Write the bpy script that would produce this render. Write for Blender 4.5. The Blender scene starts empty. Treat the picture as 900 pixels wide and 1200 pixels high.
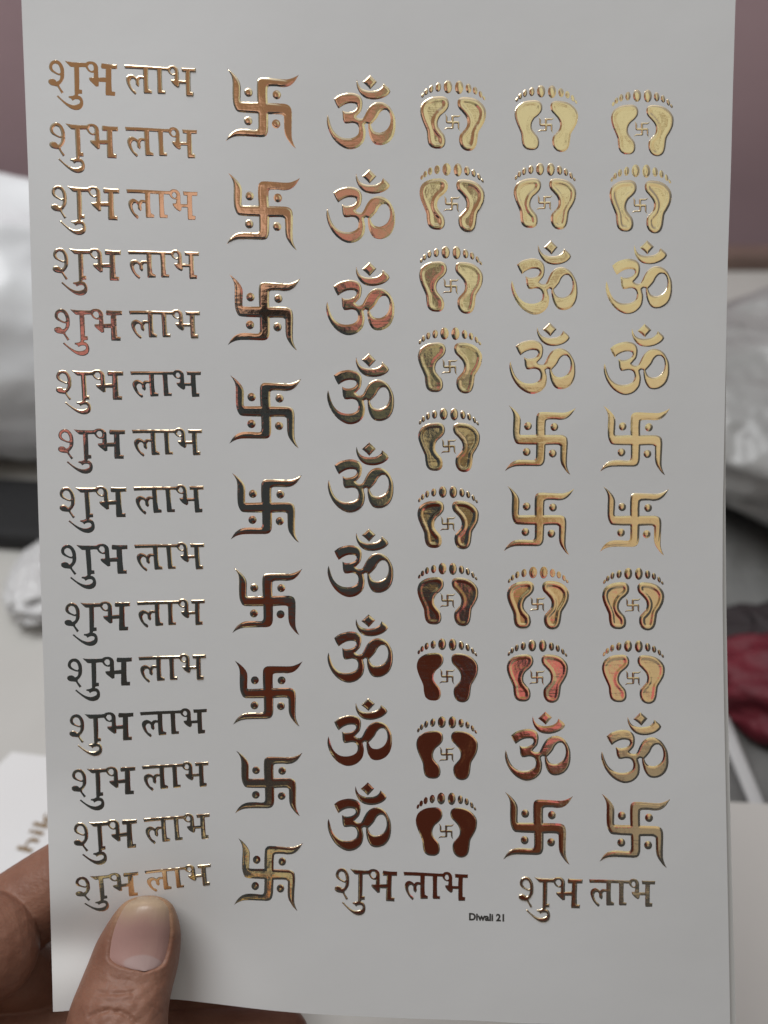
import bpy, bmesh, math, random
import numpy as np
from mathutils import Vector, Matrix, noise
from mathutils.geometry import delaunay_2d_cdt
random.seed(7); np.random.seed(7)
S = bpy.context.scene
COL = S.collection

# ------------------------------------------------------------------ camera
FPX = 1300.0                       # focal length in pixels of the 900 x 1200 photograph
PITCH = math.radians(35)
CAM = np.array([0.0, 0.0, 1.05])
FW = np.array([0, math.cos(PITCH), -math.sin(PITCH)])
UP = np.array([0, math.sin(PITCH), math.cos(PITCH)])
RT = np.array([1.0, 0, 0])
cd = bpy.data.cameras.new('camera'); cam = bpy.data.objects.new('camera', cd); COL.objects.link(cam)
cam.location = CAM; cam.rotation_euler = (math.pi/2 - PITCH, 0, 0)
cd.sensor_width = 36; cd.lens = 36*FPX/1200; cd.clip_start = 0.01; cd.clip_end = 50
cd.dof.use_dof = True; cd.dof.focus_distance = 0.240; cd.dof.aperture_fstop = 12.0
S.camera = cam
S.view_settings.view_transform = 'Standard'; S.view_settings.look = 'None'
S.view_settings.exposure = 0; S.view_settings.gamma = 1
S.cycles.max_bounces = 8
TABLE_Z = 0.69

def W(px, py, d):
    px = np.asarray(px, float); py = np.asarray(py, float); d = np.asarray(d, float)
    a = (px-450)/FPX; b = (600-py)/FPX
    return CAM + d[..., None]*(FW + a[..., None]*RT + b[..., None]*UP)
def on_table(px, py, h=0.0):
    r = FW + (px-450)/FPX*RT + (600-py)/FPX*UP
    k = (TABLE_Z+h-CAM[2])/r[2]
    return CAM + k*r
def sst(a, b, x):
    t = np.clip((x-a)/(b-a), 0, 1); return t*t*(3-2*t)

# depth of the held sheet (bowed, its lower left corner curling up round the thumb)
def DEP(px, py):
    px = np.asarray(px, float); py = np.asarray(py, float)
    d = 0.24/(1-0.075*(py-600)/1200)
    d = d + 0.003*((px-430)/420)**2
    d = d - 0.006*sst(260, 30, px)*sst(900, 1190, py)
    d = d + 0.0035*np.exp(-((px-165)/110)**2-((py-1120)/90)**2)
    d = d + 0.0022*np.exp(-((px-75)/75)**2-((py-1106)/36)**2)
    d = d + 0.00016*np.sin(px/88+py/140+0.6) + 0.00013*np.sin(py/75-px/200+2.0)
    return d
def PS(px, py): return W(px, py, DEP(px, py))
def NS(px, py):
    e = 2.0
    a = PS(px+e, py)-PS(px-e, py); b = PS(px, py-e)-PS(px, py+e)
    n = np.cross(a, b); return n/np.linalg.norm(n, axis=-1, keepdims=True)
def REFL(px, py):
    px = np.float64(px); py = np.float64(py)
    p = PS(px, py); v = p-CAM; v /= np.linalg.norm(v); n = NS(px, py)
    return v-2*np.dot(v, n)*n

# ------------------------------------------------------------------ world: ambient gradient plus made-up colours painted for the foil to reflect
def lin(c):
    c = np.asarray(c, float)/255
    return np.where(c <= 0.04045, c/12.92, ((c+0.055)/1.055)**2.4)
FOIL = np.array([0.93, 0.76, 0.52])
wd = bpy.data.worlds.new('World'); S.world = wd; wd.use_nodes = True
nt = wd.node_tree; nt.nodes.clear()
def N(t, k, **kw):
    n = t.nodes.new(k)
    for a, v in kw.items(): setattr(n, a, v)
    return n
tc = N(nt, 'ShaderNodeTexCoord')
nz = N(nt, 'ShaderNodeTexNoise'); nz.inputs['Scale'].default_value = 9; nz.inputs['Detail'].default_value = 3
nt.links.new(tc.outputs['Generated'], nz.inputs['Vector'])
sub = N(nt, 'ShaderNodeVectorMath', operation='SUBTRACT'); sub.inputs[1].default_value = (.5, .5, .5)
nt.links.new(nz.outputs['Color'], sub.inputs[0])
scl = N(nt, 'ShaderNodeVectorMath', operation='SCALE'); scl.inputs['Scale'].default_value = 0.055
nt.links.new(sub.outputs[0], scl.inputs[0])
addv = N(nt, 'ShaderNodeVectorMath', operation='ADD')
nt.links.new(tc.outputs['Generated'], addv.inputs[0]); nt.links.new(scl.outputs[0], addv.inputs[1])
nrm = N(nt, 'ShaderNodeVectorMath', operation='NORMALIZE'); nt.links.new(addv.outputs[0], nrm.inputs[0])
DIR = nrm.outputs[0]
sep = N(nt, 'ShaderNodeSeparateXYZ'); nt.links.new(DIR, sep.inputs[0])
rmp = N(nt, 'ShaderNodeValToRGB')
mr = N(nt, 'ShaderNodeMapRange'); mr.inputs['From Min'].default_value = -1; mr.inputs['From Max'].default_value = 1
nt.links.new(sep.outputs['Z'], mr.inputs['Value']); nt.links.new(mr.outputs['Result'], rmp.inputs['Fac'])
els = rmp.color_ramp.elements
els[0].position = 0; els[0].color = (.030, .034, .042, 1)
els[1].position = 1; els[1].color = (.95, .95, .95, 1)
for pos, c in ((.45, (.042, .047, .058, 1)), (.72, (.085, .09, .10, 1)), (.92, (.40, .40, .40, 1))):
    e = els.new(pos); e.color = c
cur = rmp.outputs['Color']
# made-up reflections painted into the world, each placed by the sheet spot mirroring it
REFL_PATCH = [  # px, py, inner deg, outer deg, sRGB as mirrored by the foil
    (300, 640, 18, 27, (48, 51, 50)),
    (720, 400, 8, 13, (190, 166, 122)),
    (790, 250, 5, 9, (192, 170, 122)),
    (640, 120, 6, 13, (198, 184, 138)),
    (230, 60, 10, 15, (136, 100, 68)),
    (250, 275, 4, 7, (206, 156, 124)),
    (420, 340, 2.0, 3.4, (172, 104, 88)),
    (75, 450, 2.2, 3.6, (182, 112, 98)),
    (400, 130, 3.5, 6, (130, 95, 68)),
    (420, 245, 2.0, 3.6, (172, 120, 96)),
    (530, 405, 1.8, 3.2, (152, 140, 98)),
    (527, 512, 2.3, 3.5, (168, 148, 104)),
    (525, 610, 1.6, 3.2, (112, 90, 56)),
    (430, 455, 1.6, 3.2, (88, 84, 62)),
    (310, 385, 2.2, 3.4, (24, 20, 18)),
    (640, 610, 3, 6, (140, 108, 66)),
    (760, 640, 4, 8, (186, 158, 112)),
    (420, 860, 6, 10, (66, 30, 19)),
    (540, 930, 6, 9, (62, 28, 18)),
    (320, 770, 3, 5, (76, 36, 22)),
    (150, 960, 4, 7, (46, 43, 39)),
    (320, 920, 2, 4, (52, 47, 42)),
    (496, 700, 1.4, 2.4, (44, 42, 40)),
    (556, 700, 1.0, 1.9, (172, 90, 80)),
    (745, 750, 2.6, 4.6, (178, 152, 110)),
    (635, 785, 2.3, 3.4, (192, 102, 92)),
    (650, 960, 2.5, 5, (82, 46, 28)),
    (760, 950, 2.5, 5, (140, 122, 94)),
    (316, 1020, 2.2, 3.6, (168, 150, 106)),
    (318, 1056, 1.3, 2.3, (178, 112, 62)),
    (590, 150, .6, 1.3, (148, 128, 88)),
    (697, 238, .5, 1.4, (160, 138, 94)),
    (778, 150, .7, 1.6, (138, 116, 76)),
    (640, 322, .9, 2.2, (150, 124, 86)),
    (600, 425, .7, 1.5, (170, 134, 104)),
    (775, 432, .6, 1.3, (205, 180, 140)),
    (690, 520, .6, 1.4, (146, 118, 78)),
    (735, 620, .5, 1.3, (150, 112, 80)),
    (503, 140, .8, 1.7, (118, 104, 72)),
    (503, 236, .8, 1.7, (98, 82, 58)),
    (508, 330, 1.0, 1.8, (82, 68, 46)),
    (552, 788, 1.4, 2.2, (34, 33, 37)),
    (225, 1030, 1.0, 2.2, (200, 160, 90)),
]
for (px, py, r0, r1, c) in REFL_PATCH:
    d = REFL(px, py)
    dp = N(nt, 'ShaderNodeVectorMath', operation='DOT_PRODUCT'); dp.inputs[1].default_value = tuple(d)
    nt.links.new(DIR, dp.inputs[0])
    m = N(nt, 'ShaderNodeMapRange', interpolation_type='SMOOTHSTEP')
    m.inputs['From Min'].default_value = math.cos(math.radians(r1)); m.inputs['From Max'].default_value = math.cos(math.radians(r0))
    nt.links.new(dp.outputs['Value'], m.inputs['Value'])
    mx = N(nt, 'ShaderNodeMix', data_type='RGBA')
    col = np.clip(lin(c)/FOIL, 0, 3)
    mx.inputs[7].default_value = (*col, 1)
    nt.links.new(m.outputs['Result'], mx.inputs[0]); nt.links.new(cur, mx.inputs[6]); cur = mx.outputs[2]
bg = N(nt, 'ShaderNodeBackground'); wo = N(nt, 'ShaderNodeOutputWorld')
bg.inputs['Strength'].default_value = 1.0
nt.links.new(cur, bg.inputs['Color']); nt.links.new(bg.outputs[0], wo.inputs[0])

# ------------------------------------------------------------------ lamp: one soft ceiling light, above and to the left
ld = bpy.data.lights.new('ceiling_lamp', 'AREA'); ld.shape = 'DISK'; ld.size = 1.1; ld.energy = 15.0; ld.color = (.975, .99, 1.0)
lo = bpy.data.objects.new('ceiling_lamp', ld); COL.objects.link(lo)
lo.location = (-0.6, 0.22, 2.25)
lo.rotation_euler = (Vector((0, .2, .95))-Vector(lo.location)).to_track_quat('-Z', 'Y').to_euler()

# ------------------------------------------------------------------ materials
def mat(name, col, rough=.5, metal=0., spec=.5, bump=None, var=None, sss=0., coat=0., trans=0., coords='Object'):
    m = bpy.data.materials.new(name); m.use_nodes = True; t = m.node_tree
    b = t.nodes['Principled BSDF']
    b.inputs['Base Color'].default_value = (*col, 1); b.inputs['Roughness'].default_value = rough
    b.inputs['Metallic'].default_value = metal; b.inputs['Specular IOR Level'].default_value = spec
    b.inputs['Coat Weight'].default_value = coat; b.inputs['Transmission Weight'].default_value = trans
    if sss:
        b.inputs['Subsurface Weight'].default_value = sss; b.inputs['Subsurface Radius'].default_value = (1, .35, .2)
        b.inputs['Subsurface Scale'].default_value = .003
    c = N(t, 'ShaderNodeTexCoord')
    if var:
        n = N(t, 'ShaderNodeTexNoise'); n.inputs['Scale'].default_value = var[0]; n.inputs['Detail'].default_value = 6
        t.links.new(c.outputs[coords], n.inputs['Vector'])
        mx = N(t, 'ShaderNodeMix', data_type='RGBA'); mx.inputs[6].default_value = (*col, 1); mx.inputs[7].default_value = (*var[1], 1)
        r = N(t, 'ShaderNodeMapRange'); r.inputs['From Min'].default_value = .35; r.inputs['From Max'].default_value = .65
        t.links.new(n.outputs['Fac'], r.inputs['Value']); t.links.new(r.outputs['Result'], mx.inputs[0])
        t.links.new(mx.outputs[2], b.inputs['Base Color'])
    if bump:
        n = N(t, 'ShaderNodeTexNoise'); n.inputs['Scale'].default_value = bump[0]; n.inputs['Detail'].default_value = bump[3] if len(bump) > 3 else 4
        t.links.new(c.outputs[coords], n.inputs['Vector'])
        bp = N(t, 'ShaderNodeBump'); bp.inputs['Strength'].default_value = bump[1]; bp.inputs['Distance'].default_value = bump[2]
        t.links.new(n.outputs['Fac'], bp.inputs['Height']); t.links.new(bp.outputs['Normal'], b.inputs['Normal'])
    return m

def foil_material():
    m = bpy.data.materials.new('gold_foil'); m.use_nodes = True; t = m.node_tree
    b = t.nodes['Principled BSDF']
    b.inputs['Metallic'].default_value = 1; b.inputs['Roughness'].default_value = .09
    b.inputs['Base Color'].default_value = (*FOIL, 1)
    c = N(t, 'ShaderNodeTexCoord'); oi = N(t, 'ShaderNodeObjectInfo')
    cm = N(t, 'ShaderNodeCombineXYZ')
    ml = N(t, 'ShaderNodeMath', operation='MULTIPLY'); ml.inputs[1].default_value = 37.0
    t.links.new(oi.outputs['Random'], ml.inputs[0]); t.links.new(ml.outputs[0], cm.inputs[0]); t.links.new(ml.outputs[0], cm.inputs[1])
    ad = N(t, 'ShaderNodeVectorMath', operation='ADD'); t.links.new(c.outputs['Object'], ad.inputs[0]); t.links.new(cm.outputs[0], ad.inputs[1])
    n1 = N(t, 'ShaderNodeTexNoise'); n1.inputs['Scale'].default_value = 110; n1.inputs['Detail'].default_value = 1
    n2 = N(t, 'ShaderNodeTexNoise'); n2.inputs['Scale'].default_value = 700; n2.inputs['Detail'].default_value = 2
    t.links.new(ad.outputs[0], n1.inputs['Vector']); t.links.new(ad.outputs[0], n2.inputs['Vector'])
    b1 = N(t, 'ShaderNodeBump'); b1.inputs['Strength'].default_value = 1; b1.inputs['Distance'].default_value = .00017
    b2 = N(t, 'ShaderNodeBump'); b2.inputs['Strength'].default_value = 1; b2.inputs['Distance'].default_value = .00002
    t.links.new(n1.outputs['Fac'], b1.inputs['Height']); t.links.new(n2.outputs['Fac'], b2.inputs['Height'])
    n3 = N(t, 'ShaderNodeTexNoise'); n3.inputs['Scale'].default_value = 1; n3.inputs['Detail'].default_value = 2
    mp = N(t, 'ShaderNodeMapping'); mp.inputs['Scale'].default_value = (110, 1500, 1500)
    t.links.new(ad.outputs[0], mp.inputs[0]); t.links.new(mp.outputs[0], n3.inputs['Vector'])
    b3 = N(t, 'ShaderNodeBump'); b3.inputs['Strength'].default_value = 1; b3.inputs['Distance'].default_value = .000011
    t.links.new(n3.outputs['Fac'], b3.inputs['Height'])
    t.links.new(b1.outputs[0], b2.inputs['Normal']); t.links.new(b2.outputs[0], b3.inputs['Normal']); t.links.new(b3.outputs[0], b.inputs['Normal'])
    return m

def sheet_material():
    m = mat('glossy_white_liner', (.80, .80, .795), rough=.38, spec=.35, var=(14, (.76, .757, .745)), bump=(22, .22, .0016, 6))
    t = m.node_tree; b = t.nodes['Principled BSDF']
    src = b.inputs['Base Color'].links[0].from_socket
    c = N(t, 'ShaderNodeTexCoord')
    v = N(t, 'ShaderNodeTexVoronoi'); v.inputs['Scale'].default_value = 55
    t.links.new(c.outputs['Object'], v.inputs['Vector'])
    s2 = N(t, 'ShaderNodeSeparateColor'); t.links.new(v.outputs['Color'], s2.inputs[0])
    th = N(t, 'ShaderNodeMath', operation='GREATER_THAN'); th.inputs[1].default_value = .80
    t.links.new(s2.outputs[0], th.inputs[0])
    sp = N(t, 'ShaderNodeMath', operation='LESS_THAN'); sp.inputs[1].default_value = .022
    t.links.new(v.outputs['Distance'], sp.inputs[0])
    mu = N(t, 'ShaderNodeMath', operation='MULTIPLY'); t.links.new(th.outputs[0], mu.inputs[0]); t.links.new(sp.outputs[0], mu.inputs[1])
    m2 = N(t, 'ShaderNodeMath', operation='MULTIPLY'); m2.inputs[1].default_value = .6; t.links.new(mu.outputs[0], m2.inputs[0])
    mx = N(t, 'ShaderNodeMix', data_type='RGBA'); mx.inputs[7].default_value = (.16, .15, .14, 1)
    t.links.new(m2.outputs[0], mx.inputs[0]); t.links.new(src, mx.inputs[6]); t.links.new(mx.outputs[2], b.inputs['Base Color'])
    return m

M_FOIL = foil_material(); M_SHEET = sheet_material()
M_INK = mat('grey_ink', (.05, .047, .042), rough=.5)

def mesh_object(name, verts, faces, m, parent=None, origin=None, smooth=True):
    verts = np.asarray(verts, float)
    o0 = np.zeros(3) if origin is None else np.asarray(origin, float)
    me = bpy.data.meshes.new(name); me.from_pydata((verts-o0).tolist(), [], faces); me.update()
    if smooth: me.shade_smooth()
    if m: me.materials.append(m)
    o = bpy.data.objects.new(name, me); COL.objects.link(o)
    if parent: o.parent = parent
    else: o.location = o0
    return o
def tag(o, label=None, cat=None, group=None, kind=None):
    for k, v in (('label', label), ('category', cat), ('group', group), ('kind', kind)):
        if v: o[k] = v
    return o
def empty(name, loc):
    o = bpy.data.objects.new(name, None); COL.objects.link(o); o.location = loc; o.empty_display_size = .01; return o

# ------------------------------------------------------------------ the room's surfaces in view
def box(name, lo_, hi_, m, bev=.0, parent=None, origin=None):
    bm = bmesh.new(); bmesh.ops.create_cube(bm, size=1)
    for v in bm.verts: v.co = Vector([lo_[i]+(v.co[i]+.5)*(hi_[i]-lo_[i]) for i in range(3)])
    if bev: bmesh.ops.bevel(bm, geom=bm.edges[:], offset=bev, segments=3, profile=.6, affect='EDGES')
    if origin is not None: bmesh.ops.translate(bm, verts=bm.verts[:], vec=-Vector(origin))
    me = bpy.data.meshes.new(name); bm.to_mesh(me); bm.free(); me.materials.append(m)
    o = bpy.data.objects.new(name, me); COL.objects.link(o)
    if parent: o.parent = parent
    elif origin is not None: o.location = origin
    return o
M_WALL = mat('mauve_paint', (.54, .385, .41), rough=.75, var=(3, (.46, .32, .345)), bump=(40, .2, .002))
wall = tag(box('wall', (-1.6, 1.02, 0), (1.6, 1.1, 1.9), M_WALL), kind='structure')
M_TABLE = mat('pale_laminate', (.58, .57, .54), rough=.45, var=(9, (.52, .51, .48)), bump=(120, .08, .001))
M_WOOD = mat('brown_wood', (.23, .155, .13), rough=.5, var=(20, (.17, .115, .095)))
tb = tag(empty('table', (0, .45, TABLE_Z)), 'pale laminate table with a brown back edge, under everything behind the sheet', 'table')
box('table_top', (-.9, .04, TABLE_Z-.03), (.9, .86, TABLE_Z), M_TABLE, .003, tb, (0, .45, TABLE_Z))
box('edge_trim', (-.9, .862, TABLE_Z-.035), (.9, .885, TABLE_Z+.012), M_WOOD, .002, tb, (0, .45, TABLE_Z))

# ------------------------------------------------------------------ sheets
def edge_interp(pts, t):
    p = np.array(pts, float); return np.interp(t, p[:, 0], p[:, 1])
def csm(pts, t):
    # smooth interpolation: average of linear interp over a small window
    w = 18.0; return sum(edge_interp(pts, t+k*w/4) for k in range(-4, 5))/9
LEFT = [(-300, 15.5), (0, 25), (200, 33), (400, 39), (600, 45), (800, 51.5), (1000, 57), (1100, 60), (1300, 65)]
RIGHT1 = [(-300, 872), (0, 862), (100, 859), (200, 856.5), (300, 853), (400, 851), (500, 849), (600, 847), (700, 846.7), (800, 848), (900, 850), (1000, 852), (1100, 854), (1300, 857.5)]
RIGHT2 = [(-300, 872), (0, 862), (100, 859), (200, 856), (300, 852.8), (400, 851.2), (500, 850.3), (600, 850.3), (700, 851), (800, 852.7), (900, 854.8), (1000, 857), (1100, 859.7), (1300, 865)]
BOT1 = [(40, 1186), (62, 1186), (80, 1185), (120, 1178), (160, 1172), (199, 1170), (250, 1176), (311, 1183.5), (360, 1188), (476, 1193.5), (560, 1196), (606, 1199), (700, 1201), (900, 1204)]
BOT2 = [(40, 1180), (200, 1164), (311, 1177), (476, 1188), (606, 1194), (900, 1212)]
def sheet(name, right, bot, left_in, off, thick, m, NU=150, NV=210):
    u = np.linspace(0, 1, NU); v = np.linspace(0, 1, NV)
    U, V = np.meshgrid(u, v)
    top = -46.0
    xb = 62+left_in+U*(857-62-left_in)
    yb = csm(bot, xb)
    y = top+V*(yb-top)
    x = csm(LEFT, y)+left_in+U*(csm(right, y)-csm(LEFT, y)-left_in)
    d = DEP(x, y); n = NS(x, y)
    f = W(x, y, d+off); b = f-n*thick
    verts = np.concatenate([f.reshape(-1, 3), b.reshape(-1, 3)])
    K = NU*NV; fc = []
    for j in range(NV-1):
        for i in range(NU-1):
            a = j*NU+i
            fc.append((a, a+NU, a+NU+1, a+1)); fc.append((K+a, K+a+1, K+a+NU+1, K+a+NU))
    ring = [i for i in range(NU)]+[j*NU+NU-1 for j in range(1, NV)]+[(NV-1)*NU+i for i in range(NU-2, -1, -1)]+[j*NU for j in range(NV-2, 0, -1)]
    for a, b2 in zip(ring, ring[1:]+ring[:1]): fc.append((a, b2, K+b2, K+a))
    o = mesh_object(name, verts, fc, m, origin=PS(np.float64(450), np.float64(600)))
    o.data.set_sharp_from_angle(angle=math.radians(50))
    return o
SHEET = tag(sheet('sticker_sheet', RIGHT1, BOT1, 0, 0, .00022, M_SHEET), 'front white glossy sheet carrying rows of gold foil stickers, held by a thumb', 'sheet')
M_SHEET2 = mat('white_backing', (.70, .695, .67), rough=.5, var=(14, (.67, .665, .64)))
tag(sheet('backing_sheet', RIGHT2, BOT2, 6, .0009, .0003, M_SHEET2, 90, 130), 'plain white sheet behind the sticker sheet, showing as a strip along its right edge', 'sheet')

# ------------------------------------------------------------------ sticker outlines
def smooth_poly(pts, n=5, corner=48):
    P = np.array(pts, float); L = len(P); out = []
    d = np.roll(P, -1, 0)-P; seg = np.linalg.norm(d, axis=1)
    tang = np.zeros_like(P); iscorner = []
    for i in range(L):
        a = P[i]-P[i-1]; b = P[(i+1) % L]-P[i]
        ang = math.degrees(abs(math.atan2(a[0]*b[1]-a[1]*b[0], a@b)))
        iscorner.append(ang > corner)
        t = (P[(i+1) % L]-P[i-1]); t /= max(np.linalg.norm(t), 1e-9); tang[i] = t
    for i in range(L):
        j = (i+1) % L; l = seg[i]
        m0 = tang[i]*l; m1 = tang[j]*l
        if iscorner[i]: m0 = (P[j]-P[i])
        if iscorner[j]: m1 = (P[j]-P[i])
        for k in range(n):
            t = k/n
            h = (2*t**3-3*t**2+1, t**3-2*t**2+t, -2*t**3+3*t**2, t**3-t**2)
            out.append(h[0]*P[i]+h[1]*m0+h[2]*P[j]+h[3]*m1)
    return np.array(out)
def inside(pts, loops):
    r = np.zeros(len(pts), bool)
    for lp in loops:
        a = lp; b = np.roll(lp, -1, 0)
        x = pts[:, 0][:, None]; y = pts[:, 1][:, None]
        c = (a[:, 1] > y) != (b[:, 1] > y)
        xi = (b[:, 0]-a[:, 0])*(y-a[:, 1])/(b[:, 1]-a[:, 1]+1e-12)+a[:, 0]
        r ^= (np.sum(c & (x < xi), 1) % 2).astype(bool)
    return r
def dist(pts, loops):
    best = np.full(len(pts), 1e9)
    for lp in loops:
        a = lp; b = np.roll(lp, -1, 0); ab = b-a; l2 = np.sum(ab*ab, 1)+1e-12
        for s in range(0, len(pts), 4000):
            q = pts[s:s+4000]
            t = np.clip(np.einsum('ijk,jk->ij', q[:, None]-a[None], ab)/l2, 0, 1)
            pr = a[None]+t[..., None]*ab[None]
            best[s:s+4000] = np.minimum(best[s:s+4000], np.sqrt(np.min(np.sum((q[:, None]-pr)**2, 2), 1)))
    return best
def resample(lp, step):
    out = []
    for a, b in zip(lp, np.roll(lp, -1, 0)):
        n = max(1, int(round(np.linalg.norm(b-a)/step)))
        for k in range(n): out.append(a+(b-a)*k/n)
    return np.array(out)
def puff(loops, step=.75, b=2.2, H=1.3, rim=None):
    """flat outline -> (xy, height above the sheet in px, triangles): an embossed, rounded blister"""
    loops = [resample(l, step*1.3) for l in loops]
    allp = np.concatenate(loops); mn = allp.min(0); mx = allp.max(0)
    gx, gy = np.meshgrid(np.arange(mn[0], mx[0], step), np.arange(mn[1], mx[1], step*.866))
    gx = gx+(np.arange(gx.shape[0]) % 2)[:, None]*step/2
    g = np.stack([gx.ravel(), gy.ravel()], 1)
    g = g[inside(g, loops)]; dd = dist(g, loops); g = g[dd > step*.45]
    P = np.concatenate([allp, g]); edges = []; o = 0
    for l in loops:
        n = len(l); edges += [(o+i, o+(i+1) % n) for i in range(n)]; o += n
    r = delaunay_2d_cdt([Vector(p) for p in P], edges, [], 0, 1e-5)
    V = np.array([tuple(v) for v in r[0]]); F = np.array([f for f in r[2] if len(f) == 3])
    cen = V[F].mean(1); F = F[inside(cen, loops)]
    d = dist(V, loops)
    t = np.clip(d/b, 0, 1); z = .34*H*(1-(1-t)**2)
    if rim: z = z-rim[2]*sst(rim[0], rim[1], d)
    a, b_, c = V[F[:, 0]], V[F[:, 1]], V[F[:, 2]]
    cr = (b_[:, 0]-a[:, 0])*(c[:, 1]-a[:, 1])-(b_[:, 1]-a[:, 1])*(c[:, 0]-a[:, 0])
    F[cr > 0] = F[cr > 0][:, ::-1]          # y runs down in the picture: make the faces look at the viewer
    return V, z, F
def ell(cx, cy, rx, ry, rot=0, n=22):
    t = np.linspace(0, 2*math.pi, n, endpoint=False); c, s = math.cos(rot), math.sin(rot)
    x = rx*np.cos(t); y = ry*np.sin(t); return np.stack([cx+x*c-y*s, cy+x*s+y*c], 1)

SWA = [(105,85),(130,120),(150,160),(158,210),(158,300),(162,380),(175,430),(200,468),(240,478),(408,480),(410,560),(408,615),(390,632),(300,630),(220,635),(170,655),(130,690),(92,750),(130,725),(180,705),(240,697),(400,695),(450,694),(485,680),(505,640),(508,560),(508,482),(560,478),(640,478),(662,490),(664,540),(667,620),(680,670),(710,715),(745,755),(780,780),(757,735),(742,690),(738,620),(740,500),(738,440),(725,400),(690,380),(640,376),(503,378),(500,300),(502,236),(520,225),(600,222),(650,225),(710,213),(760,175),(808,103),(770,125),(720,145),(680,152),(560,150),(470,148),(430,153),(405,175),(398,210),(398,300),(402,378),(300,382),(245,382),(237,370),(238,300),(237,230),(222,190),(190,150),(150,115)]
SWD = [(315,292),(592,298),(312,553),(586,565)]
OM = [(150,290),(200,255),(260,237),(320,232),(375,245),(410,270),(428,310),(428,360),(415,410),(390,440),(365,465),(385,482),(410,488),(430,484),(445,465),(470,415),(500,370),(540,338),(590,325),(640,335),(690,370),(722,420),(745,480),(750,550),(745,610),(725,670),(690,715),(640,742),(590,748),(545,735),(515,700),(495,650),(485,590),(485,540),(465,532),(446,545),(450,570),(458,610),(455,660),(440,710),(400,755),(350,780),(290,785),(235,765),(180,725),(135,670),(100,600),(82,530),(82,480),(92,443),(105,490),(120,545),(145,600),(185,645),(230,670),(290,678),(340,670),(380,645),(393,610),(390,570),(370,540),(330,528),(280,533),(255,530),(240,500),(235,450),(232,405),(270,420),(320,418),(360,400),(378,375),(372,350),(350,338),(300,335),(250,350),(195,385),(170,340)]
OMH = [(508,545),(535,520),(570,480),(595,435),(630,405),(665,405),(690,435),(702,490),(695,545),(670,590),(630,617),(590,625),(545,612),(520,580)]
OMC = [(375,100),(372,150),(385,200),(415,250),(460,285),(520,300),(580,298),(640,280),(685,250),(703,222),(690,195),(660,165),(637,145),(620,180),(580,207),(530,215),(480,213),(430,195),(400,165),(385,130)]
OMB = [(505,60),(540,95),(572,128),(540,163),(505,200),(470,163),(430,128),(470,94)]
SOLL = [(255,262),(320,262),(365,285),(385,330),(378,385),(345,430),(295,475),(270,530),(272,585),(300,630),(340,680),(355,740),(345,795),(310,825),(260,830),(210,820),(172,785),(155,720),(148,650),(125,590),(95,520),(75,450),(75,390),(100,330),(150,290),(200,270)]
SOLR = [(560,265),(640,275),(710,305),(765,360),(790,420),(782,510),(750,580),(715,640),(705,700),(695,770),(670,825),(620,850),(560,840),(520,800),(503,740),(510,680),(545,635),(580,590),(588,530),(570,480),(530,430),(490,385),(477,330),(490,290),(520,270)]
TOES = [(370,158,47,70,0),(265,163,31,50,.1),(188,182,24,43,.15),(135,215,21,36,.2),(98,252,15,28,.35),(493,162,46,73,0),(595,172,32,52,-.1),(668,195,25,43,-.15),(728,235,19,38,-.25),(765,276,13,24,-.45)]
SHA = [(85,165),(88,125),(110,90),(150,73),(190,82),(220,115),(240,165),(243,220),(238,275),(215,320),(188,350),(192,370),(210,400),(230,430),(207,447),(185,405),(165,368),(130,362),(95,352),(72,325),(75,295),(105,282),(140,290),(160,312),(180,303),(195,280),(200,245),(175,240),(140,222),(105,200)]
SHAH = [(120,165),(125,130),(150,112),(180,125),(198,165),(204,210),(190,224),(165,213),(138,193)]
SUB = [(252,80),(300,90),(380,97),(470,100),(490,88),(525,83),(560,90),(588,112),(602,145),(602,200),(603,262),(678,260),(682,165),(640,162),(632,140),(640,103),(720,112),(805,115),(803,165),(742,166),(740,250),(738,330),(740,415),(775,420),(772,465),(675,460),(672,430),(677,312),(605,310),(602,360),(575,365),(540,330),(505,290),(503,265),(552,262),(555,212),(525,208),(495,190),(470,150),(440,148),(402,150),(400,300),(396,398),(425,402),(425,445),(388,447),(380,465),(402,472),(425,500),(434,545),(425,590),(395,620),(350,628),(300,612),(245,570),(200,525),(155,478),(170,466),(210,508),(260,548),(310,570),(355,570),(393,553),(400,530),(388,512),(365,507),(340,512),(320,525),(306,502),(280,490),(283,473),(320,470),(345,458),(347,300),(348,150),(310,145),(290,125),(268,100)]
SUBH = [(494,142),(512,116),(540,116),(555,142),(553,180),(530,192),(508,172)]
LAB = [(78,116),(200,120),(300,125),(420,132),(540,136),(557,122),(590,116),(625,130),(648,165),(650,230),(651,281),(718,283),(722,188),(685,185),(680,140),(760,145),(835,147),(832,190),(775,189),(772,300),(772,408),(803,415),(800,457),(725,458),(720,440),(721,320),(658,318),(653,352),(636,365),(600,340),(570,300),(565,275),(600,273),(607,232),(575,225),(550,207),(532,176),(475,172),(472,300),(475,398),(508,403),(505,437),(425,435),(420,420),(422,300),(420,171),(330,166),(326,300),(330,383),(365,403),(362,435),(280,435),(275,420),(275,272),(248,270),(232,290),(234,340),(220,362),(195,335),(192,292),(175,272),(152,274),(137,300),(142,340),(162,385),(190,408),(200,430),(185,450),(150,415),(115,360),(95,300),(95,260),(115,232),(150,222),(180,235),(205,255),(225,237),(255,235),(275,240),(275,166),(180,162),(85,160)]
LABH = [(562,178),(575,152),(595,152),(608,177),(605,203),(590,214),(572,202)]
def px(pts, org, s): return np.array(pts, float)/s+np.array(org, float)

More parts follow.
